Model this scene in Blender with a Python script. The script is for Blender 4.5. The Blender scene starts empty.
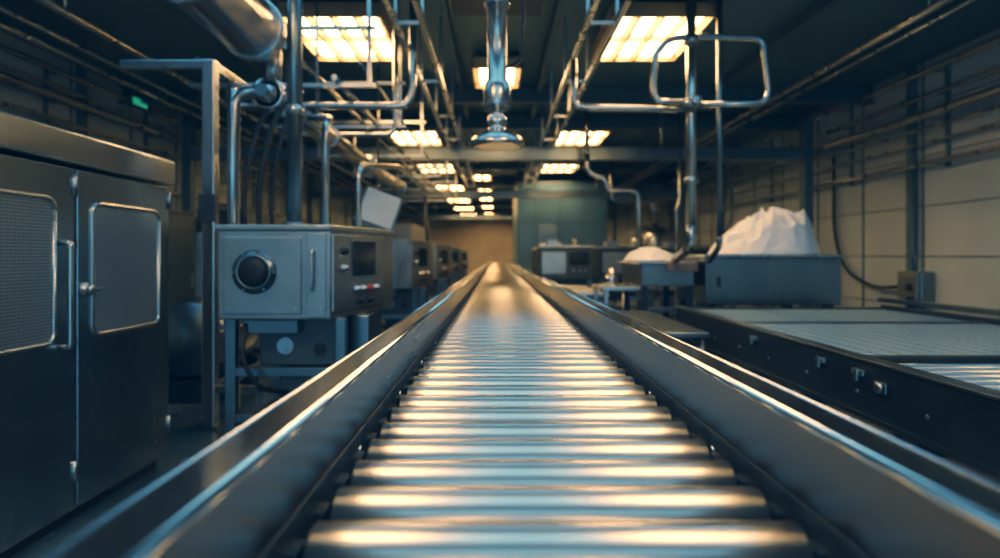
import bpy, bmesh, math, random
from mathutils import Vector, Matrix, noise
random.seed(4)
EYE=1.25

# ------------------------------------------------------------------ materials
def mat(name,col,rough=.5,metal=0.,var=.15,scale=6.,stretch=(1,1,1),bump=0.,rvar=.1,trans=0.,coat=0.):
    m=bpy.data.materials.new(name); m.use_nodes=True
    nt=m.node_tree; b=nt.nodes['Principled BSDF']
    b.inputs['Metallic'].default_value=metal
    if coat: b.inputs['Coat Weight'].default_value=coat
    if trans: b.inputs['Transmission Weight'].default_value=trans
    tc=nt.nodes.new('ShaderNodeTexCoord'); mp=nt.nodes.new('ShaderNodeMapping')
    mp.inputs['Scale'].default_value=stretch
    nz=nt.nodes.new('ShaderNodeTexNoise'); nz.inputs['Scale'].default_value=scale; nz.inputs['Detail'].default_value=5
    nt.links.new(tc.outputs['Object'],mp.inputs['Vector']); nt.links.new(mp.outputs[0],nz.inputs['Vector'])
    rp=nt.nodes.new('ShaderNodeValToRGB')
    rp.color_ramp.elements[0].position=.3; rp.color_ramp.elements[1].position=.7
    rp.color_ramp.elements[0].color=tuple(c*(1-var) for c in col)+(1,)
    rp.color_ramp.elements[1].color=tuple(min(1,c*(1+var)) for c in col)+(1,)
    nt.links.new(nz.outputs['Fac'],rp.inputs['Fac']); nt.links.new(rp.outputs['Color'],b.inputs['Base Color'])
    mr=nt.nodes.new('ShaderNodeMapRange'); mr.inputs['To Min'].default_value=max(.02,rough-rvar); mr.inputs['To Max'].default_value=min(1,rough+rvar)
    nt.links.new(nz.outputs['Fac'],mr.inputs['Value']); nt.links.new(mr.outputs[0],b.inputs['Roughness'])
    if bump:
        bp=nt.nodes.new('ShaderNodeBump'); bp.inputs['Strength'].default_value=bump; bp.inputs['Distance'].default_value=.01
        nt.links.new(nz.outputs['Fac'],bp.inputs['Height']); nt.links.new(bp.outputs[0],b.inputs['Normal'])
    return m
def emis(name,col,s):
    m=bpy.data.materials.new(name); m.use_nodes=True
    b=m.node_tree.nodes['Principled BSDF']; b.inputs['Base Color'].default_value=(.8,.8,.8,1)
    b.inputs['Emission Color'].default_value=col+(1,); b.inputs['Emission Strength'].default_value=s
    return m
def gridmat(name,c1,c2,cell,mort,rough=.5,metal=0.,plane='XY'):
    m=bpy.data.materials.new(name); m.use_nodes=True
    nt=m.node_tree; b=nt.nodes['Principled BSDF']
    b.inputs['Roughness'].default_value=rough; b.inputs['Metallic'].default_value=metal
    tc=nt.nodes.new('ShaderNodeTexCoord')
    if plane=='YZ':
        sx=nt.nodes.new('ShaderNodeSeparateXYZ'); cx=nt.nodes.new('ShaderNodeCombineXYZ')
        nt.links.new(tc.outputs['Object'],sx.inputs[0]); nt.links.new(sx.outputs['Y'],cx.inputs['X']); nt.links.new(sx.outputs['Z'],cx.inputs['Y'])
        src=cx.outputs[0]
    else: src=tc.outputs['Object']
    br=nt.nodes.new('ShaderNodeTexBrick'); br.offset=0; br.inputs['Scale'].default_value=1
    br.inputs['Brick Width'].default_value=cell[0]; br.inputs['Row Height'].default_value=cell[1]; br.inputs['Mortar Size'].default_value=mort
    br.inputs['Mortar Smooth'].default_value=.3
    br.inputs['Color1'].default_value=c1+(1,); br.inputs['Color2'].default_value=tuple(c*.93 for c in c1)+(1,); br.inputs['Mortar'].default_value=c2+(1,)
    nt.links.new(src,br.inputs['Vector']); nt.links.new(br.outputs['Color'],b.inputs['Base Color'])
    bp=nt.nodes.new('ShaderNodeBump'); bp.invert=True; bp.inputs['Strength'].default_value=.5; bp.inputs['Distance'].default_value=.004
    nt.links.new(br.outputs['Fac'],bp.inputs['Height']); nt.links.new(bp.outputs[0],b.inputs['Normal'])
    return m

M_roller=mat('roller_steel',(.53,.53,.49),.29,1.,.05,30,(.15,1,1),0,.03)
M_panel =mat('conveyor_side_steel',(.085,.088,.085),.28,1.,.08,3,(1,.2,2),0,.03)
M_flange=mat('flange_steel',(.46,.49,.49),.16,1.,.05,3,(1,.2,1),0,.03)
M_chrome=mat('chrome_edge',(.84,.83,.78),.12,1.,.03,3,(1,.2,1),0,.02)
M_steel =mat('stainless_steel',(.52,.56,.56),.28,1.,.08,5,(1,1,.3),0,.04)
M_steelb=mat('blued_steel',(.22,.27,.28),.32,1.,.12,4,(1,1,.3),0,.06)
M_cab   =mat('cabinet_steel',(.38,.46,.48),.27,1.,.12,2.0,(1,1,.35),0,.04)
M_cabtop=mat('cabinet_top_steel',(.52,.59,.61),.26,1.,.1,3,(1,1,1),0,.05)
M_mach  =mat('machine_steel',(.38,.43,.43),.34,.85,.1,5,(1,1,1),.02,.05)
M_machd =mat('machine_dark_paint',(.07,.10,.11),.42,.4,.2,5)
M_black =mat('black_rubber',(.012,.013,.014),.5,0,.2,9)
M_dark  =mat('dark_steel',(.040,.060,.070),.38,.6,.25,4)
M_beam  =mat('beam_paint',(.08,.15,.18),.45,.4,.2,3)
M_ceil  =mat('ceiling_paint',(.075,.17,.21),.38,.1,.2,1.2)
M_wall  =mat('wall_panel_cream',(.54,.63,.66),.38,0,.10,.9,(1,1,.5),0)
M_walll =mat('wall_panel_grey',(.50,.60,.63),.45,0,.15,.9)
M_walle =mat('wall_panel_end',(.50,.46,.38),.45,0,.15,.9)
M_trim  =mat('panel_trim',(.10,.18,.22),.45,.3,.15,4)
M_floor =mat('floor_epoxy',(.05,.09,.11),.26,0,.3,1.1,(1,1,1),.03,.10,0,.3)
M_teal  =mat('cold_room_panel',(.12,.24,.33),.35,.3,.15,1.2)
M_plas  =mat('plastic_film',(.74,.82,.86),.34,0,.05,12,(1,1,1),.06,.1,.10)
M_wood  =mat('tray_wood',(.30,.21,.13),.6,0,.2,8)
M_glass =mat('screen_glass',(.012,.02,.022),.12,0,.1,3)
M_duct  =mat('duct_steel',(.50,.52,.51),.24,1.,.07,3,(1,.4,1),0,.04)
M_white =mat('white_plate',(.72,.74,.70),.4,0,.08,4)
M_red   =mat('red_knob',(.35,.05,.03),.35)
M_belt  =gridmat('slat_belt',(.40,.58,.65),(.08,.14,.17),(.10,.06),.009,.33,.25)
M_mesh  =gridmat('perforated_panel',(.42,.50,.53),(.13,.18,.20),(.014,.014),.002,.4,.7,'YZ')
M_tglass=mat('door_window_panel',(.48,.57,.60),.24,.7,.12,2)
M_lamp  =emis('lamp_diffuser',(1,.58,.23),34)
M_lampc =emis('lamp_warm_tube',(1,.50,.16),42)
M_exit  =emis('exit_green',(.02,.75,.35),.3)
M_lhouse=mat('lamp_housing',(.6,.46,.28),.4,.2)

# ------------------------------------------------------------------ builder
class B:
    def __init__(s,name): s.name=name; s.bm=bmesh.new(); s.mats=[]
    def mi(s,m):
        if m not in s.mats: s.mats.append(m)
        return s.mats.index(m)
    def prism(s,pts,z0,z1,m,bev=0,M=None):
        i=s.mi(m); bm=s.bm; n=len(pts)
        lo=[Vector((p[0],p[1],z0)) for p in pts]; hi=[Vector((p[0],p[1],z1)) for p in pts]
        if M: lo=[M@v for v in lo]; hi=[M@v for v in hi]
        a=[bm.verts.new(v) for v in lo]; b=[bm.verts.new(v) for v in hi]
        fs=[bm.faces.new(a[::-1]),bm.faces.new(b)]
        for k in range(n): fs.append(bm.faces.new((a[k],a[(k+1)%n],b[(k+1)%n],b[k])))
        for f in fs: f.material_index=i
        if bev:
            es=list({e for f in fs for e in f.edges})
            bmesh.ops.bevel(bm,geom=es,offset=bev,segments=2,profile=.5,affect='EDGES',clamp_overlap=True,material=-1)
        return s
    def box(s,x0,x1,y0,y1,z0,z1,m,bev=0,M=None):
        if x0>x1:x0,x1=x1,x0
        if y0>y1:y0,y1=y1,y0
        if z0>z1:z0,z1=z1,z0
        return s.prism([(x0,y0),(x1,y0),(x1,y1),(x0,y1)],z0,z1,m,bev,M)
    def rings(s,rs,m,caps=True,smooth=True):
        i=s.mi(m); bm=s.bm
        R=[[bm.verts.new(v) for v in r] for r in rs]; n=len(R[0])
        for a,b in zip(R,R[1:]):
            for k in range(n):
                f=bm.faces.new((a[k],a[(k+1)%n],b[(k+1)%n],b[k])); f.material_index=i; f.smooth=smooth
        if caps:
            for r in (R[0][::-1],R[-1]):
                try: f=bm.faces.new(r); f.material_index=i
                except: pass
    def cyl(s,p0,p1,r,m,seg=16,r2=None,caps=True):
        p0=Vector(p0);p1=Vector(p1); d=(p1-p0).normalized()
        u=d.orthogonal().normalized(); w=d.cross(u); r2=r if r2 is None else r2
        cs=[(math.cos(2*math.pi*k/seg),math.sin(2*math.pi*k/seg)) for k in range(seg)]
        s.rings([[p0+(u*c+w*q)*r for c,q in cs],[p1+(u*c+w*q)*r2 for c,q in cs]],m,caps); return s
    def lathe(s,prof,org,axis,m,seg=28):
        d=Vector(axis).normalized(); u=d.orthogonal().normalized(); w=d.cross(u); o=Vector(org)
        cs=[(math.cos(2*math.pi*k/seg),math.sin(2*math.pi*k/seg)) for k in range(seg)]
        s.rings([[o+d*h+(u*c+w*q)*max(r,.0005) for c,q in cs] for r,h in prof],m); return s
    def tube(s,pts,r,m,fil=.08,seg=12):
        P=[Vector(p) for p in pts]; Q=[P[0]]
        for a,b,c in zip(P,P[1:],P[2:]):
            la=(a-b).length; lc=(c-b).length; t=min(fil,la*.48,lc*.48)
            A=b+(a-b).normalized()*t; C=b+(c-b).normalized()*t
            for k in range(7):
                q=k/6; Q.append(A*(1-q)**2+b*2*q*(1-q)+C*q*q)
        Q.append(P[-1])
        T=[]
        for k in range(len(Q)):
            t=(Q[min(k+1,len(Q)-1)]-Q[max(k-1,0)]).normalized(); T.append(t)
        u=T[0].orthogonal().normalized(); rs=[]
        for q,t in zip(Q,T):
            u=(u-t*u.dot(t)).normalized(); w=t.cross(u)
            rs.append([q+(u*math.cos(2*math.pi*k/seg)+w*math.sin(2*math.pi*k/seg))*r for k in range(seg)])
        s.rings(rs,m); return s
    def done(s,shift=True):
        bm=s.bm; bmesh.ops.recalc_face_normals(bm,faces=bm.faces)
        vs=bm.verts; o=Vector((0,0,0))
        if shift:
            xs=[v.co.x for v in vs];ys=[v.co.y for v in vs];zs=[v.co.z for v in vs]
            o=Vector(((min(xs)+max(xs))/2,(min(ys)+max(ys))/2,min(zs)))
            for v in vs: v.co-=o
        me=bpy.data.meshes.new(s.name); bm.to_mesh(me); bm.free()
        for m in s.mats: me.materials.append(m)
        ob=bpy.data.objects.new(s.name,me); ob.location=o
        bpy.context.collection.objects.link(ob); return ob
def T(x,y,z,rz=0,rx=0,ry=0):
    return Matrix.Translation((x,y,z))@Matrix.Rotation(rz,4,'Z')@Matrix.Rotation(ry,4,'Y')@Matrix.Rotation(rx,4,'X')

# ------------------------------------------------------------------ room
XW=5.3; CE=3.65; CT=3.645; Y0=-8; Y1=37
SX,SY0,SY1=3.4,-6.6,4.3     # unseen skylight opening added over the front of the hall for cool fill
b=B('floor'); b.box(-XW-.2,XW+.2,Y0-.2,Y1+.2,-.2,0,M_floor); b.done()
b=B('ceiling'); b.box(-XW-.2,XW+.2,SY1,Y1+.2,CE,CE+.2,M_ceil); b.box(-XW-.2,XW+.2,Y0-.2,SY0,CE,CE+.2,M_ceil)
b.box(-XW-.2,-SX,SY0,SY1,CE,CE+.2,M_ceil); b.box(SX,XW+.2,SY0,SY1,CE,CE+.2,M_ceil)
for y in (-4.6,-1.4,1.7): b.box(-SX,SX,y,y+1.2,CE,CE+.2,M_ceil)  # strips split the added skylight into bands for the roller reflections
b.done()
b=B('fill_skylight_frame')   # bars of the added skylight, out of view
for i in range(7):
    x=-SX+i*(2*SX/6)+(.2 if i==3 else 0); b.box(x-.03,x+.03,SY0,SY1,CE+.21,CE+.28,M_beam)
b.done()
b=B('wall_left'); b.box(-XW-.2,-XW,Y0,Y1,0,CE,M_walll); b.done()
b=B('wall_right'); b.box(XW,XW+.2,Y0,Y1,0,CE,M_wall); b.done()
b=B('wall_end'); b.box(-XW,XW,Y1,Y1+.2,0,CE,M_walle); b.done()
b=B('wall_back')
b.box(-XW,-3.6,Y0-.2,Y0,0,CE,M_wall); b.box(3.6,XW,Y0-.2,Y0,0,CE,M_wall); b.box(-3.6,3.6,Y0-.2,Y0,3.1,CE,M_wall); b.done()
b=B('fill_door_frame')  # open loading door added behind the camera to let in cool frontal fill
for x in(-3.6,3.5): b.box(x,x+.1,Y0-.2,Y0+.03,0,3.1,M_trim,.01)
b.box(-3.6,3.6,Y0-.2,Y0+.03,3.0,3.1,M_trim,.01)
b.cyl((-3.5,Y0+.16,3.25),(3.5,Y0+.16,3.25),.15,M_steelb,20); b.done()
for n,(sx) in enumerate((1,-1)):
    b=B('trim_%d'%(n+1)); x0=sx*(XW-.012)
    y=-7.2
    while y<36.5:
        b.box(x0,sx*XW,y,y+.03,0,CE,M_trim); y+=1.22
    for z in (.62,1.24,1.86,2.48,3.1): b.box(x0,sx*XW,Y0,Y1,z,z+.012,M_trim)
    for y in (7.55,10.2,14.,18.,22.,27.): b.box(sx*(XW-.09),sx*XW,y,y+.10,0,CE,M_trim,.008)
    b.box(sx*(XW-.03),sx*XW,Y0,Y1,0,.14,M_trim,.005)
    b.done()
b=B('ceiling_beams')
for y in (4.85,8.4,10.1,13,14.9,18.2,21.8,25.6,30,34):
    b.box(-XW,XW,y,y+.16,CE-.03,CT,M_beam); b.box(-XW,XW,y+.065,y+.095,CE-.22,CE-.02,M_beam); b.box(-XW,XW,y,y+.16,CE-.25,CE-.22,M_beam,.004)
for y in (-6.6,-2.6,2.6):
    b.box(-XW,XW,y+.065,y+.095,CE-.22,CE-.02,M_beam); b.box(-XW,XW,y+.03,y+.13,CE-.25,CE-.22,M_beam,.004)
for x in (-4.3,-3.0,-.52,.55,3.0,4.3):
    b.box(x,x+.06,4.3,Y1,CE-.13,CT,M_beam)
b.done()
for y in (9.5,15.7,25.):
    b=B('support_gantry')
    b.box(-4.95,4.95,y-.06,y+.06,2.78,2.94,M_steelb,.01)
    b.box(-4.95,4.95,y-.09,y+.09,2.765,2.785,M_steelb)
    b.box(-4.95,4.95,y-.09,y+.09,2.935,2.955,M_steelb)
    for x in(-4.95,4.83): b.box(x,x+.14,y-.09,y+.09,0,CE-.25,M_trim,.01); b.box(x-.06,x+.2,y-.14,y+.14,0,.03,M_trim)
    for x in(-2.6,2.6): b.cyl((x,y,2.94),(x,y,CT),.02,M_steel)
    b.done()

# ------------------------------------------------------------------ lamps
def lamp_mesh(w,l,nx,ny,em,name):
    b=B(name); h=.14
    b.box(-w/2,w/2,-l/2,l/2,.05,h,M_lhouse,.01)
    for x in(-w/2,w/2-.03): b.box(x,x+.03,-l/2,l/2,0,.06,M_lhouse)
    for y in(-l/2,l/2-.03): b.box(-w/2,w/2,y,y+.03,0,.06,M_lhouse)
    iw=(w-.06)/nx; il=(l-.06)/ny
    for i in range(nx):
        for j in range(ny):
            cx=-w/2+.03+iw*(i+.5); cy=-l/2+.03+il*(j+.5)
            b.box(cx-iw*.27,cx+iw*.27,cy-il*.40,cy+il*.40,.025,.049,em,.008)
    for i in range(1,nx): x=-w/2+.03+iw*i; b.box(x-.014,x+.014,-l/2+.03,l/2-.03,.0,.05,M_lhouse)
    for j in range(1,ny): y=-l/2+.03+il*j; b.box(-w/2+.03,w/2-.03,y-.012,y+.012,.0,.05,M_lhouse)
    for x in(-w*.35,w*.35):
        for y in(-l*.4,l*.4): b.cyl((x,y,h),(x,y,.195),.012,M_steel)
    o=b.done(False); return o
base=lamp_mesh(.96,1.28,4,2,M_lamp,'fluorescent_ceiling_lamp')
pos=[(sx*1.54,y) for y in (6.15,11.3,15.2,19.6,1.1,-5.2,24,28,32.5) for sx in(-1,1)]
base.location=(pos[0][0],pos[0][1],3.45)
for p in pos[1:]:
    o=base.copy(); bpy.context.collection.objects.link(o); o.location=(p[0],p[1],3.45)
b2=lamp_mesh(.6,.85,2,1,M_lamp,'square_ceiling_lamp'); b2.location=(0,7.45,3.45)
b3=lamp_mesh(.55,1.1,2,1,M_lampc,'strip_ceiling_lamp'); b3.location=(-.42,17.0,3.45)
for y in (20.5,23.3,27.2,31,34.8):
    o=b3.copy(); bpy.context.collection.objects.link(o); o.location=(-.42,y,3.45)

# ------------------------------------------------------------------ main roller conveyor
cx=.072; top=EYE-.327; R=.0425
b=B('roller_conveyor')
y=.845-.1125*11; k=0
while y<31.8:
    seg=32 if y<3 else (20 if y<8 else 10)
    hw=.30
    b.lathe([(R-.012,-hw-.001),(R-.010,-hw),(R-.002,-hw+.002),(R,-hw+.006),(R,hw-.006),(R-.002,hw-.002),(R-.010,hw),(R-.012,hw+.001)],(cx,y,top-R),(1,0,0),M_roller,seg)
    if y<9:
        b.cyl((cx-.335,y,top-R),(cx+.335,y,top-R),.011,M_steelb,8)
        for sx in(-1,1): b.box(cx+sx*.318-.008,cx+sx*.318+.008,y-.02,y+.02,top-R-.03,top-R+.016,M_dark,.003)
    y+=.1125
ya,yb=-.7,31.9; rim=EYE-.214
for sx in(-1,1):
    X=cx+sx*.328
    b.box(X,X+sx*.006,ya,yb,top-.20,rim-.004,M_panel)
    b.box(X-sx*.005,X,ya,yb,top-.20,top+.006,M_dark,.002)                # dark strip standing in for the shadow line along roller ends
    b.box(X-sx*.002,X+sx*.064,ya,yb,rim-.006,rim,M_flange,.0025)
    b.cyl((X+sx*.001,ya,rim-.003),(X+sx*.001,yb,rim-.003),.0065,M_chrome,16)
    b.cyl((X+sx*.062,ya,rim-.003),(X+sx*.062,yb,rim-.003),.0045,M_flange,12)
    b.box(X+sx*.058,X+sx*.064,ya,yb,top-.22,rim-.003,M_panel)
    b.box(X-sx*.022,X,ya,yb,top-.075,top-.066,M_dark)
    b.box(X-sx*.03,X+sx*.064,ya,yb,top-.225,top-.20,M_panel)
    for yy in [i*.45+.2 for i in range(60)]:
        b.cyl((X+sx*.0,yy,top-.03),(X-sx*.008,yy,top-.03),.009,M_steel,10)
b.box(cx-.30,cx+.30,ya,yb,top-.25,top-.235,M_black)
for yy in [i*2.2-.4 for i in range(15)]:
    for sx in(-1,1):
        X=cx+sx*.37; b.box(X-.035,X+.035,yy,yy+.07,.03,top-.21,M_steelb,.006); b.box(X-.06,X+.06,yy-.03,yy+.1,0,.03,M_dark,.004)
    b.box(cx-.36,cx+.36,yy+.015,yy+.055,.3,.36,M_steelb,.004)
    b.box(cx-.36,cx+.36,yy+.015,yy+.055,top-.30,top-.24,M_steelb,.004)
b.done()

# ------------------------------------------------------------------ left steel cabinet
b=B('steel_cabinet'); XF=-1.96
b.box(XF-.85,XF-.02,1.18,3.6,.06,1.66,M_cab,.01)
b.box(XF-.87,XF+.02,1.16,3.63,1.675,1.82,M_cabtop,.012)
b.box(XF-.80,XF-.06,1.22,3.56,0,.06,M_black)
def rrect(y0,y1,z0,z1,r,n=5):
    pts=[]
    for (cy,cz,a0) in((y1-r,z1-r,0),(y0+r,z1-r,90),(y0+r,z0+r,180),(y1-r,z0+r,270)):
        for k in range(n+1):
            a=math.radians(a0+90*k/n); pts.append((cy+r*math.cos(a),cz+r*math.sin(a)))
    return pts
def yzplate(b,pts,x0,x1,m,bev=0):
    M=Matrix(((0,0,1,0),(1,0,0,0),(0,1,0,0),(0,0,0,1)))
    b.prism(pts,x0,x1,m,bev,M)
for i,(ya,yb) in enumerate(((1.2,1.99),(2.0,2.79),(2.8,3.59))):
    b.box(XF-.02,XF,ya+.006,yb-.006,.09,1.655,M_cab,.006)
    w0,w1=ya+.10,yb-.14
    if i==2: w0,w1=ya+.10,yb-.12
    P=rrect(w0,w1,.865,1.505,.05); path=[(XF+.004,p[0],p[1]) for p in P]+[(XF+.004,P[0][0],P[0][1])]
    yzplate(b,P,XF-.004,XF+.003,M_mesh if i<2 else M_tglass)
    b.tube(path,.011,M_steel,.005,8)
    if i<2:
        hy=yb-.10
        b.tube([(XF,hy,1.31),(XF+.05,hy,1.31),(XF+.05,hy,.84),(XF,hy,.84)],.014,M_steel,.03,10)
    if i==2:
        b.lathe([(.035,0),(.035,.012),(.02,.016),(.018,.03),(.024,.034),(.024,.045),(.01,.05)],(XF,ya+.045+.0,1.09),(1,0,0),M_steel,20)
        b.box(XF+.03,XF+.045,ya+.035,ya+.12,1.08,1.10,M_steel,.004)
    for z in(.25,1.58): b.cyl((XF+.004,yb-.012,z-.05),(XF+.004,yb-.012,z+.05),.010,M_steel,10)
b.done()

# ------------------------------------------------------------------ frame behind the cabinet
b=B('steel_post_frame')
for (x,y,h) in((-2.1,4.4,2.68),(-2.1,6.3,2.68),(-3.1,4.4,1.5),(-3.1,6.3,1.5)):
    b.box(x-.045,x+.045,y-.045,y+.045,0.02,h,M_steel,.008); b.box(x-.09,x+.09,y-.09,y+.09,0,.02,M_steelb)
b.box(-3.1,-2.1,4.37,4.43,.10,.16,M_steel,.006); b.box(-3.1,-2.1,6.27,6.33,.1,.16,M_steel,.006)
b.box(-2.75,-2.1,4.37,4.43,2.62,2.68,M_steel,.006)
for z in(.25,.62): b.box(-3.13,-3.07,4.4,6.3,z,z+.06,M_steel,.006)
for z in(.25,.62,2.62): b.box(-2.13,-2.07,4.4,6.3,z,z+.06,M_steel,.006)
b.box(-2.1,-1.7,4.37,4.43,.25,.30,M_steel,.005); b.box(-1.75,-1.69,4.37,4.43,0,.30,M_steel,.005)
b.box(-2.16,-2.04,4.34,4.355,1.5,1.7,M_machd,.004)
b.done()

# ------------------------------------------------------------------ control machines
def machine(name,ox,oy,s=1.,full=True):
    b=B(name); M=T(ox,oy,0)@Matrix.Diagonal((s,s,1,1))
    pts=[(-.64,0),(0,0),(.19,.62),(.19,.95),(-.64,.95)]
    b.prism(pts,.887,1.40,M_mach,.012,M)
    b.prism([(-.655,-.012),(.005,-.012),(.205,.615),(.205,.965),(-.655,.965)],1.395,1.428,M_mach,.008,M)
    b.box(-.60,-.16,-.016,.0,.92,1.36,M_mach,.006,M)
    c=M@Vector((-.42,-.016,1.16))
    b.lathe([(.125,0),(.125,.012),(.105,.02),(.10,.03),(.085,.032),(.08,.012),(.05,.012)],c,(0,-1,0),M_steelb,32)
    b.lathe([(.082,.0),(.082,.036),(.07,.05),(.03,.055),(.0,.055)],c,(0,-1,0),M_black,32)
    for a in range(6):
        q=c+Vector((math.cos(a*1.047)*.114,-.012,math.sin(a*1.047)*.114)); b.cyl(q,q+Vector((0,-.008,0)),.006,M_steel,8)
    b.box(-.13,-.02,-.012,0,.90,1.38,M_mach,.004,M)
    h=[M@Vector(v) for v in((-.09,-.01,1.28),(-.09,-.05,1.28),(-.09,-.05,1.06),(-.09,-.01,1.06))]
    b.tube(h,.009,M_steel,.02,8)
    for z in(.95,1.33):
        for x in(-.57,-.19,-.04):
            q=M@Vector((x,-.016,z)); b.cyl(q,q+Vector((0,-.008,0)),.008,M_steel,8)
    ang=math.atan2(.62,.19); A=M@Matrix.Rotation(ang,4,'Z')
    b.box(.02,.60,-.010,.004,.93,1.375,M_mach,.006,A)
    b.box(.22,.50,-.018,-.008,1.13,1.34,M_glass,.004,A)
    for k,(x,z,mm) in enumerate(((.26,1.05,M_steel),(.34,1.05,M_steel),(.42,1.05,M_red),(.50,1.05,M_steel),(.12,1.28,M_black),(.12,1.18,M_steel),(.30,.98,M_black),(.42,.98,M_black))):
        p=A@Vector((x,-.01,z)); n=(A@Vector((x,-1,z))-A@Vector((x,0,z))).normalized()
        b.lathe([(.024,0),(.024,.01),(.018,.014),(.018,.032),(.006,.036)],p,n,mm,16)
    b.box(-.46,.02,.15,.75,.60,.89,M_machd,.012,M)
    b.box(-.52,-.20,.05,.6,.80,.885,M_steelb,.008,M)
    b.box(-.38,-.06,.25,.7,.30,.61,M_machd,.012,M)
    b.cyl(M@Vector((-.30,.13,.72)),M@Vector((-.30,.16,.72)),.05,M_steel,16)
    b.cyl(M@Vector((-.10,.13,.70)),M@Vector((-.10,.16,.70)),.035,M_black,16)
    b.box(.04,.16,.3,.7,.66,.885,M_steelb,.008,M)
    for x in(-.60,.04):
        for y in(.1,.86): b.box(x-.03,x+.03,y-.03,y+.03,.02,.89,M_steelb,.005,M); b.box(x-.05,x+.05,y-.05,y+.05,0,.02,M_black,0,M)
    for z in(.28,.55): b.box(-.60,.04,.08,.12,z,z+.05,M_steelb,.004,M); b.box(-.60,.04,.84,.88,z,z+.05,M_steelb,.004,M)
    b.box(-.6,.04,.12,.86,.22,.26,M_machd,.004,M)
    b.tube([M@Vector(v) for v in((-.5,.05,.86),(-.5,-.02,.7),(-.42,.0,.5),(-.3,.3,.4))],.014,M_black,.1,8)
    return b.done()
machine('packaging_machine',-.946,3.4)
machine('packaging_machine',-.95,6.6,.85)
machine('packaging_machine',-.95,9.4,.9)
machine('packaging_machine',-1.0,12.6,.95)
machine('packaging_machine',-1.0,15.9,.95)

b=B('display_stand')
b.cyl((-1.12,5.25,0.03),(-1.12,5.25,1.5),.03,M_steel); b.lathe([(.16,0),(.16,.02),(.05,.04),(.03,.06)],(-1.12,5.25,0),(0,0,1),M_steelb)
M=T(-1.02,5.2,1.66,0.2,-.5,.35); b.box(-.15,.15,-.012,.012,-.17,.17,M_white,.006,M); b.box(-.17,.17,.012,.03,-.19,.19,M_steelb,.006,M)
b.cyl((-1.12,5.25,1.48),(-1.03,5.24,1.62),.025,M_steel)
b.done()

# ------------------------------------------------------------------ pipes on the left
b=B('ventilation_duct_pipe'); DZ=2.70; DX=-1.56
b.cyl((DX,.9,DZ),(DX,3.86,DZ),.185,M_duct,36)
for y in(1.0,2.1,2.95,3.8): b.lathe([(.187,0),(.204,.006),(.204,.034),(.187,.04)],(DX,y,DZ),(0,1,0),M_duct,36)
b.lathe([(.19,0),(.19,.05),(.11,.10),(.095,.16)],(DX,3.86,DZ),(0,1,0),M_duct,28)
b.tube([(DX,4.0,DZ),(DX,4.2,DZ),(DX,4.2,2.405)],.055,M_duct,.12,14)
for y in(1.98,3.4): b.cyl((DX,y,2.87),(DX,y,CT),.012,M_steel)
b.done()
b=B('process_pipe')
b.tube([(-1.66,3.78,.03),(-1.66,3.78,2.30),(-1.50,4.0,2.31)],.038,M_duct,.18,14)
b.lathe([(.09,0),(.09,.02),(.04,.035)],(-1.66,3.78,0),(0,0,1),M_steelb)
b.lathe([(.04,-.12),(.072,-.02),(.074,0)],(-1.5,3.94,2.31),(0,1,0),M_duct,24)
b.cyl((-1.5,3.92,2.31),(-1.5,9.3,2.31),.085,M_duct,24)
for y in(3.92,5.3,6.9,9.25): b.lathe([(.086,0),(.112,.004),(.112,.036),(.086,.04)],(-1.5,y,2.31),(0,1,0),M_duct,24)
for y in(5.0,7.6,9.1): b.cyl((-1.5,y,2.37),(-1.5,y,CT),.012,M_steel)
b.done()
b=B('vertical_riser_pipe')
b.cyl((-1.22,3.62,1.43),(-1.22,3.62,CE+.2),.046,M_steelb,20)
b.lathe([(.075,0),(.075,.015),(.05,.03)],(-1.22,3.62,1.428),(0,0,1),M_steelb)
for z in(2.1,2.9): b.lathe([(.048,0),(.058,.004),(.058,.05),(.048,.055)],(-1.22,3.62,z),(0,0,1),M_steel,20)
b.done()
b=B('hose_bundle')
for i,(x,r,l) in enumerate(((-1.57,.016,1.43),(-1.48,.018,1.43),(-1.40,.013,1.43))):
    b.tube([(-1.40+.02*i,4.2,2.40),(x+.05,3.9,2.2),(x+.02,3.74,1.85),(x-.01,3.74,1.6),(x,3.74,l)],r,M_black,.3,8)
b.done()
b=B('machine_exhaust_tubes')
b.tube([(-1.20,4.2,1.43),(-1.20,4.2,2.18),(-1.20,4.36,2.25),(-1.38,4.4,2.27)],.028,M_duct,.1,12)
b.tube([(-.98,4.25,1.43),(-.98,4.25,1.90),(-.80,4.9,1.98),(-.80,6.6,1.98),(-.80,6.9,1.43)],.022,M_duct,.12,12)
b.done()
b=B('overhead_pipe_rack')
for x,z,r in((-1.62,2.86,.022),(-1.75,2.98,.018),(-1.25,2.62,.024),(-1.05,2.74,.016),(-2.3,2.75,.03)):
    b.cyl((x,4.6,z),(x,15.3,z),r,M_duct,12)
for y in(4.7,6.2,8.0,10.0,12.,14.5):
    b.box(-2.4,-.95,y-.02,y+.02,2.57,2.60,M_steel)
    for x in((-2.38,-1.0) if y>7 else (-1.0,)): b.box(x-.015,x+.015,y-.015,y+.015,2.57,CT,M_steel)
    b.box(-2.4 if y>7 else -1.8,-.95,y-.015,y+.015,3.02,3.05,M_steel)
b.tube([(-2.2,5,2.7),(-2.2,5,2.5),(-.75,5,2.5),(-.70,5,2.62),(-.70,5,3.38)],.03,M_duct,.1,12)
b.tube([(-1.95,5.6,2.58),(-1.95,5.6,2.38),(-.95,5.6,2.38),(-.95,5.6,CT)],.022,M_duct,.1,12)
b.done()
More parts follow.
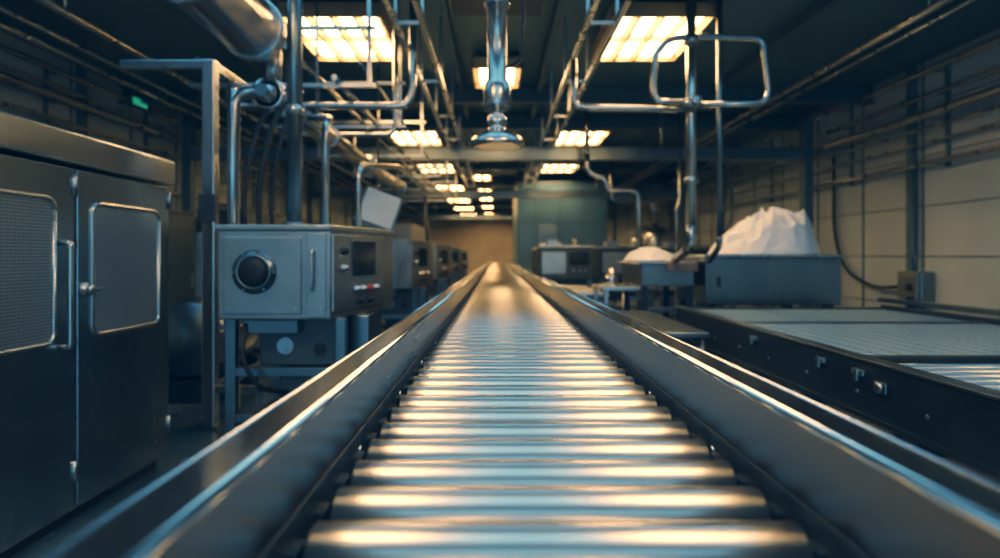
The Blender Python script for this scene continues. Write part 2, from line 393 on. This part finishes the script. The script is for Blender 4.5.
for sx,xs in((-1,(-.56,-.76)),(1,(.68,.90))):
    b=B('overhead_rail_track')
    for x in xs:
        b.box(x-.02,x+.02,2.2,15.2,2.98,3.03,M_steel,.004)
    y=3.0
    while y<15.2:
        b.box(xs[0],xs[1],y-.012,y+.012,2.985,3.01,M_steel)
        for x in xs: b.box(x-.012,x+.012,y-.012,y+.012,3.0,CT,M_steel)
        y+=1.5
    b.done()

b=B('left_wall_conduits')
LP=((3.42,.035,-5.15),(3.25,.025,-5.2),(3.1,.05,-5.1),(2.85,.03,-5.2),(2.68,.022,-5.2),(2.25,.03,-5.2))
for z,r,x in LP: b.cyl((x,-7.9,z),(x,34,z),r,M_steel,12)
for y in range(-7,34,2):
    b.box(-XW,-XW+.04,y,y+.04,2.2,3.5,M_trim)
    for z,r,x in LP: b.box(-XW,x,y+.005,y+.035,z-r-.008,z-r+.004,M_trim)
b.done()
b=B('ceiling_conduits')
for x,z,r in((-4.4,3.30,.03),(-4.15,3.32,.02),(-3.6,3.28,.035),(3.6,3.3,.03),(3.8,3.3,.02)):
    b.cyl((x,-7.9,z),(x,34,z),r,M_steel,12)
for y in range(-7,34,3):
    for x in(-4.4,-3.6,3.6): b.cyl((x,y,3.28),(x,y,CT),.01,M_steel,8)
b.done()
b=B('right_wall_conduits')
RP=((3.46,.04,5.12),(3.18,.03,5.18),(2.92,.055,5.05),(2.80,.02,5.2),(2.62,.022,5.2),(2.36,.03,5.15))
for z,r,x in RP: b.cyl((x,-7.9,z),(x,34,z),r,M_steel,14)
for y in(-6,-3,0,3,5.2,7.0,8.9,11.5,14,17.5,20.5,24,28,32):
    b.box(XW-.04,XW,y,y+.05,2.30,3.5,M_trim,.004)
    for z,r,x in RP: b.box(XW,x,y+.01,y+.04,z-r-.008,z-r+.004,M_trim)
b.done()
b=B('wall_junction_box')
b.box(5.12,5.29,7.25,7.68,.66,1.06,M_steelb,.015); b.box(5.105,5.125,7.29,7.64,.70,1.02,M_mach,.006)
b.lathe([(.05,0),(.05,.02),(.02,.03),(.02,.05)],(5.105,7.42,.86),(-1,0,0),M_black,16)
b.tube([(5.22,9.3,2.85),(5.22,9.3,1.6),(5.2,9.0,1.05),(5.2,8.3,.80),(5.2,7.67,.86)],.022,M_black,.5,10)
b.tube([(5.2,7.45,1.05),(5.2,7.45,1.24),(5.2,7.5,1.3),(5.2,7.5,2.3)],.016,M_trim,.08,10)
b.done()

# ------------------------------------------------------------------ hanging extractor
b=B('extractor_hood')
b.lathe([(.0,2.0),(.15,1.975),(.182,1.978),(.186,1.995),(.165,2.035),(.095,2.075),(.062,2.09),(.056,2.11),(.066,2.125),(.066,2.165),(.045,2.185),(.045,2.205),(.082,2.225),(.092,2.25),(.092,2.38),(.082,2.405),(.066,2.42),(.064,2.9),(.085,2.91),(.085,2.96),(.064,2.97),(.064,3.05),(.13,3.08),(.13,3.12),(.0,3.125)],(0,4,0),(0,0,1),M_duct,40)
b.cyl((0,4,3.12),(0,4,CE+.2),.08,M_duct,20)
b.tube([(.05,4,2.5),(.16,4,2.55),(.18,4,2.9),(.18,4,3.85)],.01,M_black,.1,8)
b.done()
b=B('air_handling_duct')
b.box(-.36,.36,4.34,4.8,3.17,3.5,M_dark,.01); b.box(-.40,.40,4.30,4.34,3.13,3.53,M_beam,.006)
for i in range(7): b.box(-.32,.32,4.285,4.302,3.18+.045*i,3.195+.045*i,M_steelb)
for x in(-.3,.3): b.cyl((x,4.6,3.5),(x,4.6,CT),.012,M_steel)
b.done()

# ------------------------------------------------------------------ right pipes
b=B('looped_water_pipe')
b.cyl((1.74,5.38,1.5),(1.74,5.38,CT),.045,M_duct,20)
b.tube([(1.74,5.38,1.55),(1.74,5.38,1.33),(1.74,5.86,1.22)],.045,M_duct,.1,16)
for z in(2.58,1.9,3.15): b.lathe([(.046,0),(.066,.005),(.066,.05),(.046,.055)],(1.74,5.38,z),(0,0,1),M_steel,20)
b.tube([(1.74,5.38,2.63),(1.44,5.38,2.63),(1.40,5.38,2.72),(1.42,5.38,3.08),(1.55,5.38,3.20),(1.74,5.38,3.22),(2.38,5.38,3.20),(2.44,5.38,2.70),(2.38,5.38,2.62),(1.74,5.38,2.60)],.028,M_duct,.09,12)
b.tube([(.68,5.3,3.05),(.68,5.3,2.58),(.80,5.3,2.56),(1.30,5.3,2.55),(1.74,5.35,2.55)],.028,M_duct,.08,12)
b.cyl((1.74,5.33,2.61),(1.74,5.24,2.61),.02,M_steel,10); b.lathe([(.03,0),(.05,.01),(.05,.03),(.02,.04)],(1.74,5.25,2.61),(0,-1,0),M_steel,20)
b.done()
b=B('steel_drop_pole')
b.cyl((2.02,5.45,1.42),(2.02,5.45,CT),.028,M_steelb,14)
b.tube([(2.02,5.45,1.45),(2.02,5.45,1.34),(2.02,5.71,1.20)],.028,M_steelb,.06,12)
b.tube([(2.05,5.45,2.1),(2.16,5.47,1.8),(2.14,5.5,1.55),(2.06,5.47,1.45)],.008,M_black,.15,8); b.done()
b=B('gooseneck_pipe')
b.tube([(1.35,9.0,2.78),(1.35,9.0,2.5),(1.62,9.0,2.42),(1.66,9.0,2.24),(2.12,9.0,2.24),(2.14,9.0,.02)],.045,M_duct,.14,14)
b.cyl((1.35,9,2.7),(1.35,9,CT),.04,M_duct,14); b.lathe([(.1,0),(.1,.02),(.05,.04)],(2.14,9.0,.0),(0,0,1),M_duct)
b.tube([(2.8,9.2,CT),(2.8,9.2,2.1),(2.75,9.2,2.0),(2.75,9.2,.02)],.025,M_duct,.1,12)
b.done()

# ------------------------------------------------------------------ right belt conveyor table
b=B('belt_conveyor_table'); TX0,TX1,TZ,TE=1.55,3.32,.80,5.2
b.box(TX0,TX0+.05,.6,TE,TZ-.235,TZ+.006,M_dark,.006)
b.box(TX0-.012,TX0+.065,.6,TE,TZ+.004,TZ+.018,M_steelb,.004)
b.box(TX0-.010,TX0,.6,TE,TZ-.235,TZ-.215,M_steelb)
b.box(TX1,TX1+.05,.6,TE,TZ-.2,TZ+.03,M_dark,.006)
b.box(TX0,TX1+.05,TE-.04,TE,TZ-.235,TZ+.006,M_dark,.006)
b.box(TX0+.07,TX1-.02,2.72,4.05,TZ-.04,TZ-.006,M_belt,.004)
b.box(TX0+.07,TX1-.02,4.13,TE-.06,TZ-.04,TZ-.006,M_belt,.004)
b.box(TX0+.05,TX1,4.06,4.12,TZ-.06,TZ+.002,M_steelb,.004)
b.box(TX0+.05,TX1,2.64,2.70,TZ-.06,TZ+.004,M_dark,.004)
y=.7
while y<2.62: b.cyl((TX0+.05,y,TZ-.04),(TX1,y,TZ-.04),.034,M_steelb,18); y+=.092
b.box(TX0+.05,TX1,.6,TE,TZ-.22,TZ-.20,M_dark)
for y in(1.2,2.4,3.6,4.9): b.box(TX1+.05,TX1+.09,y,y+.05,TZ-.1,TZ+.12,M_dark,.004)
b.box(TX1+.04,TX1+.11,.6,TE+.1,TZ+.05,TZ+.085,M_steelb,.006); b.box(TX1+.05,TX1+.10,.6,TE+.1,TZ-.04,TZ-.01,M_dark,.004)
for y in(2.85,2.55,3.6): 
    b.box(TX0-.022,TX0,y-.04,y+.04,TZ-.055,TZ-.03,M_steel,.004); b.box(TX0-.03,TX0-.018,y-.012,y+.012,TZ-.08,TZ-.028,M_steel,.003)
b.box(TX0-.024,TX0,2.36,2.44,TZ-.10,TZ-.055,M_steelb,.005)
b.lathe([(.022,0),(.022,.01),(.01,.014)],(TX0-.02,2.40,TZ-.077),(-1,0,0),M_steel,14)
y=.9
while y<5.1: b.cyl((TX0-.006,y,TZ-.13),(TX0,y,TZ-.13),.010,M_steel,10); y+=.42
for y in(1.0,3.0,4.95):
    for x in(TX0+.04,TX1): b.box(x-.035,x+.035,y-.035,y+.035,.02,TZ-.2,M_dark,.005); b.box(x-.06,x+.06,y-.06,y+.06,0,.02,M_black)
    b.box(TX0+.04,TX1,y-.02,y+.02,.25,.30,M_dark)
for x in(TX0+.04,TX1): b.box(x-.02,x+.02,1.,4.95,.25,.30,M_dark)
b.done()

b=B('steel_hopper_box')
b.box(2.0,3.3,5.75,6.75,.78,1.235,M_steelb,.012)
b.box(1.98,3.32,5.73,6.77,1.235,1.265,M_steel,.008)
b.box(2.05,3.25,5.742,5.752,.82,1.20,M_steelb,.005)
b.box(2.10,2.14,5.732,5.745,.95,1.05,M_dark)
for x in(2.08,3.22):
    for y in(5.85,6.65): b.box(x-.04,x+.04,y-.04,y+.04,0,.79,M_dark,.006)
b.box(2.08,3.22,5.83,5.87,.3,.36,M_dark); b.box(2.08,3.22,6.63,6.67,.3,.36,M_dark); b.done()
def pile(name,cx,cy,z,rx,ry,h,seed,n=80,peak=(0,0),fill=4.):
    b=B(name); i=b.mi(M_plas); bm=b.bm; V=[]
    for a in range(n+1):
        row=[]
        for c in range(n*2):
            t=a/n; ang=2*math.pi*c/(n*2)
            p=Vector((math.cos(ang)*t,math.sin(ang)*t,0)); q=p*2.0+Vector((seed,0,0))
            q=q+Vector((noise.noise(q*1.1+Vector((5,0,0))),noise.noise(q*1.1+Vector((0,9,0))),0))*.5
            rr=1+.10*noise.noise(Vector((math.cos(ang)*1.5,math.sin(ang)*1.5,seed)))
            prof=(1-t**fill)
            f=prof*(.90+.24*noise.noise(q*.7)+.16*p.x*(1 if peak[0] else 0))
            cr=.14*noise.noise(q*1.5)+.10*(1-2.4*math.sqrt(noise.noise(q*1.5+Vector((0,4,seed)))**2+.004))+.06*(1-2.4*math.sqrt(noise.noise(q*2.9+Vector((0,1,seed)))**2+.004))
            cr+=.03*math.sin(8*noise.noise(q*.9+Vector((2,2,seed)))+3*q.x)+.02*noise.noise(q*6)
            zz=h*(f+cr*min(1,prof*2.))
            row.append((cx+p.x*rx*rr+peak[0]*f,cy+p.y*ry*rr,z+max(.0,zz)))
        V.append(row)
    ctr=bm.verts.new(V[0][0]); rows=[[bm.verts.new(v) for v in r] for r in V[1:]]
    m=n*2
    for k in range(m):
        f=bm.faces.new((ctr,rows[0][k],rows[0][(k+1)%m])); f.smooth=True; f.material_index=i
    for r0,r1 in zip(rows,rows[1:]):
        for k in range(m):
            f=bm.faces.new((r0[k],r1[k],r1[(k+1)%m],r0[(k+1)%m])); f.smooth=True; f.material_index=i
    bm.faces.new([rows[-1][k] for k in range(m)])
    return b.done()
pile('crumpled_plastic_film',2.76,6.24,1.266,.58,.44,.46,3.3,peak=(.08,0),fill=2.6)
b=B('filling_station')
b.box(1.42,1.94,5.9,6.8,.95,1.17,M_steelb,.01); b.box(1.36,1.96,5.86,6.84,1.17,1.19,M_steel,.005)
b.box(1.66,1.96,5.84,5.9,1.10,1.185,M_wood,.006); b.box(1.66,1.96,5.9,6.3,1.19,1.20,M_wood)
for x in(1.46,1.9):
    for y in(5.95,6.75): b.box(x-.03,x+.03,y-.03,y+.03,0,.96,M_dark,.005)
for z in(.3,.7): b.box(1.46,1.9,5.93,5.97,z,z+.04,M_steel,.004)
b.box(1.05,1.42,6.0,6.7,.90,.94,M_steel,.006); b.box(1.08,1.12,6.02,6.06,0,.9,M_steel,.004); b.box(1.08,1.12,6.64,6.68,0,.9,M_steel,.004)
b.lathe([(.07,0),(.075,.1),(.03,.12),(.03,.18)],(1.2,6.3,.94),(0,0,1),M_duct,20)
b.done()
pile('crumpled_plastic_sheet',1.66,6.5,1.201,.29,.3,.13,9.1,40,fill=2.2)

def work_table(x0,x1,y0,y1,z,m=M_steel,name='stainless_work_table'):
    b=B(name)
    b.box(x0,x1,y0,y1,z-.04,z,m,.008)
    for x in(x0+.04,x1-.04):
        for y in(y0+.04,y1-.04): b.cyl((x,y,0),(x,y,z-.03),.025,m,12)
    b.box(x0+.03,x1-.03,y0+.03,y1-.03,.25,.27,M_steelb,.004)
    b.box(x0+.03,x1-.03,y0+.02,y0+.04,z-.14,z-.10,m)
    b.box(x0+.03,x1-.03,y0+.02,y0+.04,z-.30,z-.27,m); return b.done()
work_table(.80,1.42,4.0,5.6,.74,M_steelb)
work_table(.75,1.3,6.9,8.9,.82)
work_table(1.5,2.6,7.2,8.6,.86)
work_table(2.9,4.3,7.6,9.0,.86,M_steelb)
def press(x,y,s=1.,name='sealing_machine'):
    b=B(name); M=T(x,y,0)@Matrix.Diagonal((s,s,1,1))
    b.box(-.45,.45,0,.8,.85,1.38,M_machd,.02,M); b.box(-.47,.47,-.02,.82,1.38,1.42,M_mach,.01,M)
    b.box(-.40,.0,-.015,0,.95,1.32,M_mach,.006,M); b.box(.06,.38,-.015,0,1.1,1.32,M_glass,.006,M)
    for k in range(3):
        q=M@Vector((.12+.1*k,-.01,1.0)); b.lathe([(.025,0),(.025,.02),(.01,.025)],q,(0,-1,0),M_steel,12)
    b.box(-.3,-.1,.2,.5,1.42,1.52,M_mach,.01,M); b.cyl(M@Vector((.2,.3,1.42)),M@Vector((.2,.3,1.56)),.06,M_steel,16)
    for X in(-.4,.4):
        for Y in(.06,.74): b.box(X-.03,X+.03,Y-.03,Y+.03,0,.86,M_steelb,.005,M)
    b.box(-.4,.4,.04,.08,.3,.35,M_steelb,0,M); b.box(-.36,.36,.1,.7,.45,.85,M_dark,.01,M)
    return b.done()
press(1.15,10.0); press(2.3,10.6,1.1); press(3.6,11.2,1.2); press(1.2,13.,.9); press(4.2,9.75,.8)
b=B('storage_tank')
b.lathe([(.0,.35),(.15,.42),(.42,.7),(.42,1.7),(.38,1.82),(.2,1.9),(.1,1.92),(.1,2.0),(.0,2.0)],(3.55,13.6,0),(0,0,1),M_duct,32)
for a in range(3): 
    q=Vector((3.55+.36*math.cos(a*2.09),13.6+.36*math.sin(a*2.09),0)); b.cyl(q,q+Vector((0,0,.8)),.03,M_steel)
b.tube([(3.55,13.6,2.0),(3.55,13.6,2.5),(2.6,13.6,2.5),(2.6,13.6,CT)],.05,M_duct,.15); b.done()

b=B('cold_room')
b.box(.56,3.0,16.3,21.,0,3.22,M_teal,.01)
for x in(.56,1.04,1.68,2.32,2.97): b.box(x,x+.03,16.28,16.3,0,3.22,M_trim)
for z in(1.1,2.15): b.box(.56,3.,16.28,16.3,z,z+.025,M_trim)
b.box(1.1,1.65,16.24,16.3,.05,2.1,M_steelb,.01); b.cyl((1.18,16.2,1.0),(1.18,16.2,1.25),.015,M_steel)
b.box(1.17,1.19,16.2,16.25,1.0,1.02,M_steel); b.box(1.17,1.19,16.2,16.25,1.23,1.25,M_steel)
b.box(.54,3.02,16.26,21.02,3.22,3.27,M_steelb,.01)
b.done()
def ecab(x0,x1,y0,y1,h,m=M_machd):
    b=B('electrical_cabinet')
    b.box(x0,x1,y0,y1,.08,h,m,.012); b.box(x0+.03,x1-.03,y0+.03,y1-.03,0,.08,M_black)
    b.box(x0-.01,x1+.02,y0-.01,y1+.01,h,h+.03,m,.006)
    n=max(1,round((y1-y0)/.7)); w=(y1-y0)/n
    for i in range(n):
        a=y0+w*i; b.box(x1,x1+.015,a+.01,a+w-.01,.12,h-.03,m,.005)
        b.box(x1+.015,x1+.04,a+w-.08,a+w-.06,h*.5,h*.5+.16,M_steel,.004)
        for k in range(6): b.box(x1+.012,x1+.02,a+.12,a+w-.14,.3+.05*k,.32+.05*k,M_black)
    b.box(x0+.08,x1-.08,y0-.014,y0-.008,.3,h-.2,m,.004)
    return b.done()
ecab(-4.6,-3.7,4.9,7.3,1.75); ecab(-3.4,-2.5,7.6,9.2,1.55,M_mach); ecab(-5.0,-4.2,10.,12.5,2.0); ecab(-3.5,-2.6,10.6,13.2,1.7); ecab(-3.4,-2.3,16.1,19.,2.1,M_mach)
b=B('mixing_drum')
b.lathe([(.0,0),(.3,.02),(.34,.08),(.34,.75),(.3,.85),(.0,.88)],(-2.62,5.0,.55),(0,1,0),M_steelb,32)
for y in(5.1,5.75): b.box(-2.95,-2.3,y,y+.05,.0,.3,M_dark,.005); b.box(-2.9,-2.35,y,y+.05,.2,.35,M_dark)
b.done()
b=B('exit_sign'); b.box(-5.04,-5.0,8.2,8.6,3.32,3.46,M_machd,.01); b.box(-4.998,-4.99,8.24,8.56,3.34,3.44,M_exit)
b.box(-5.0,-4.99,8.2,8.6,3.335,3.345,M_machd)
b.box(-5.29,-5.03,8.38,8.42,3.38,3.41,M_trim); b.done()

# ------------------------------------------------------------------ world + camera
w=bpy.data.worlds.new('World'); bpy.context.scene.world=w; w.use_nodes=True
w.node_tree.nodes['Background'].inputs[0].default_value=(.26,.60,.84,1); w.node_tree.nodes['Background'].inputs[1].default_value=1.8
cam=bpy.data.cameras.new('camera'); co=bpy.data.objects.new('camera',cam); bpy.context.collection.objects.link(co)
co.location=(0,0,EYE); co.rotation_euler=(math.radians(90),0,0)
cam.lens=21.6; cam.sensor_width=36; cam.shift_x=.003; cam.shift_y=-.023; cam.clip_start=.02
cam.dof.use_dof=True; cam.dof.focus_distance=1.6; cam.dof.aperture_fstop=1.8
bpy.context.scene.camera=co
vs=bpy.context.scene.view_settings
vs.view_transform='Standard'; vs.look='None'; vs.exposure=.42
vs.use_curve_mapping=True
cm=vs.curve_mapping
cm.use_clip=False; cm.clip_max_x=6; cm.clip_max_y=2
def setc(c,pts):
    cu=cm.curves[c]
    cu.points[0].location=pts[0]; cu.points[-1].location=pts[-1]
    for p in pts[1:-1]: cu.points.new(*p)
setc(0,[(0,0),(.05,.029),(.2,.158),(.5,.40),(1,.67),(2.2,.93),(6,1.1)])
setc(1,[(0,.003),(.05,.041),(.2,.182),(.5,.385),(1,.60),(2.2,.84),(6,1.05)])
setc(2,[(0,.008),(.05,.055),(.2,.204),(.5,.375),(1,.53),(2.2,.71),(6,.96)])
cm.update()
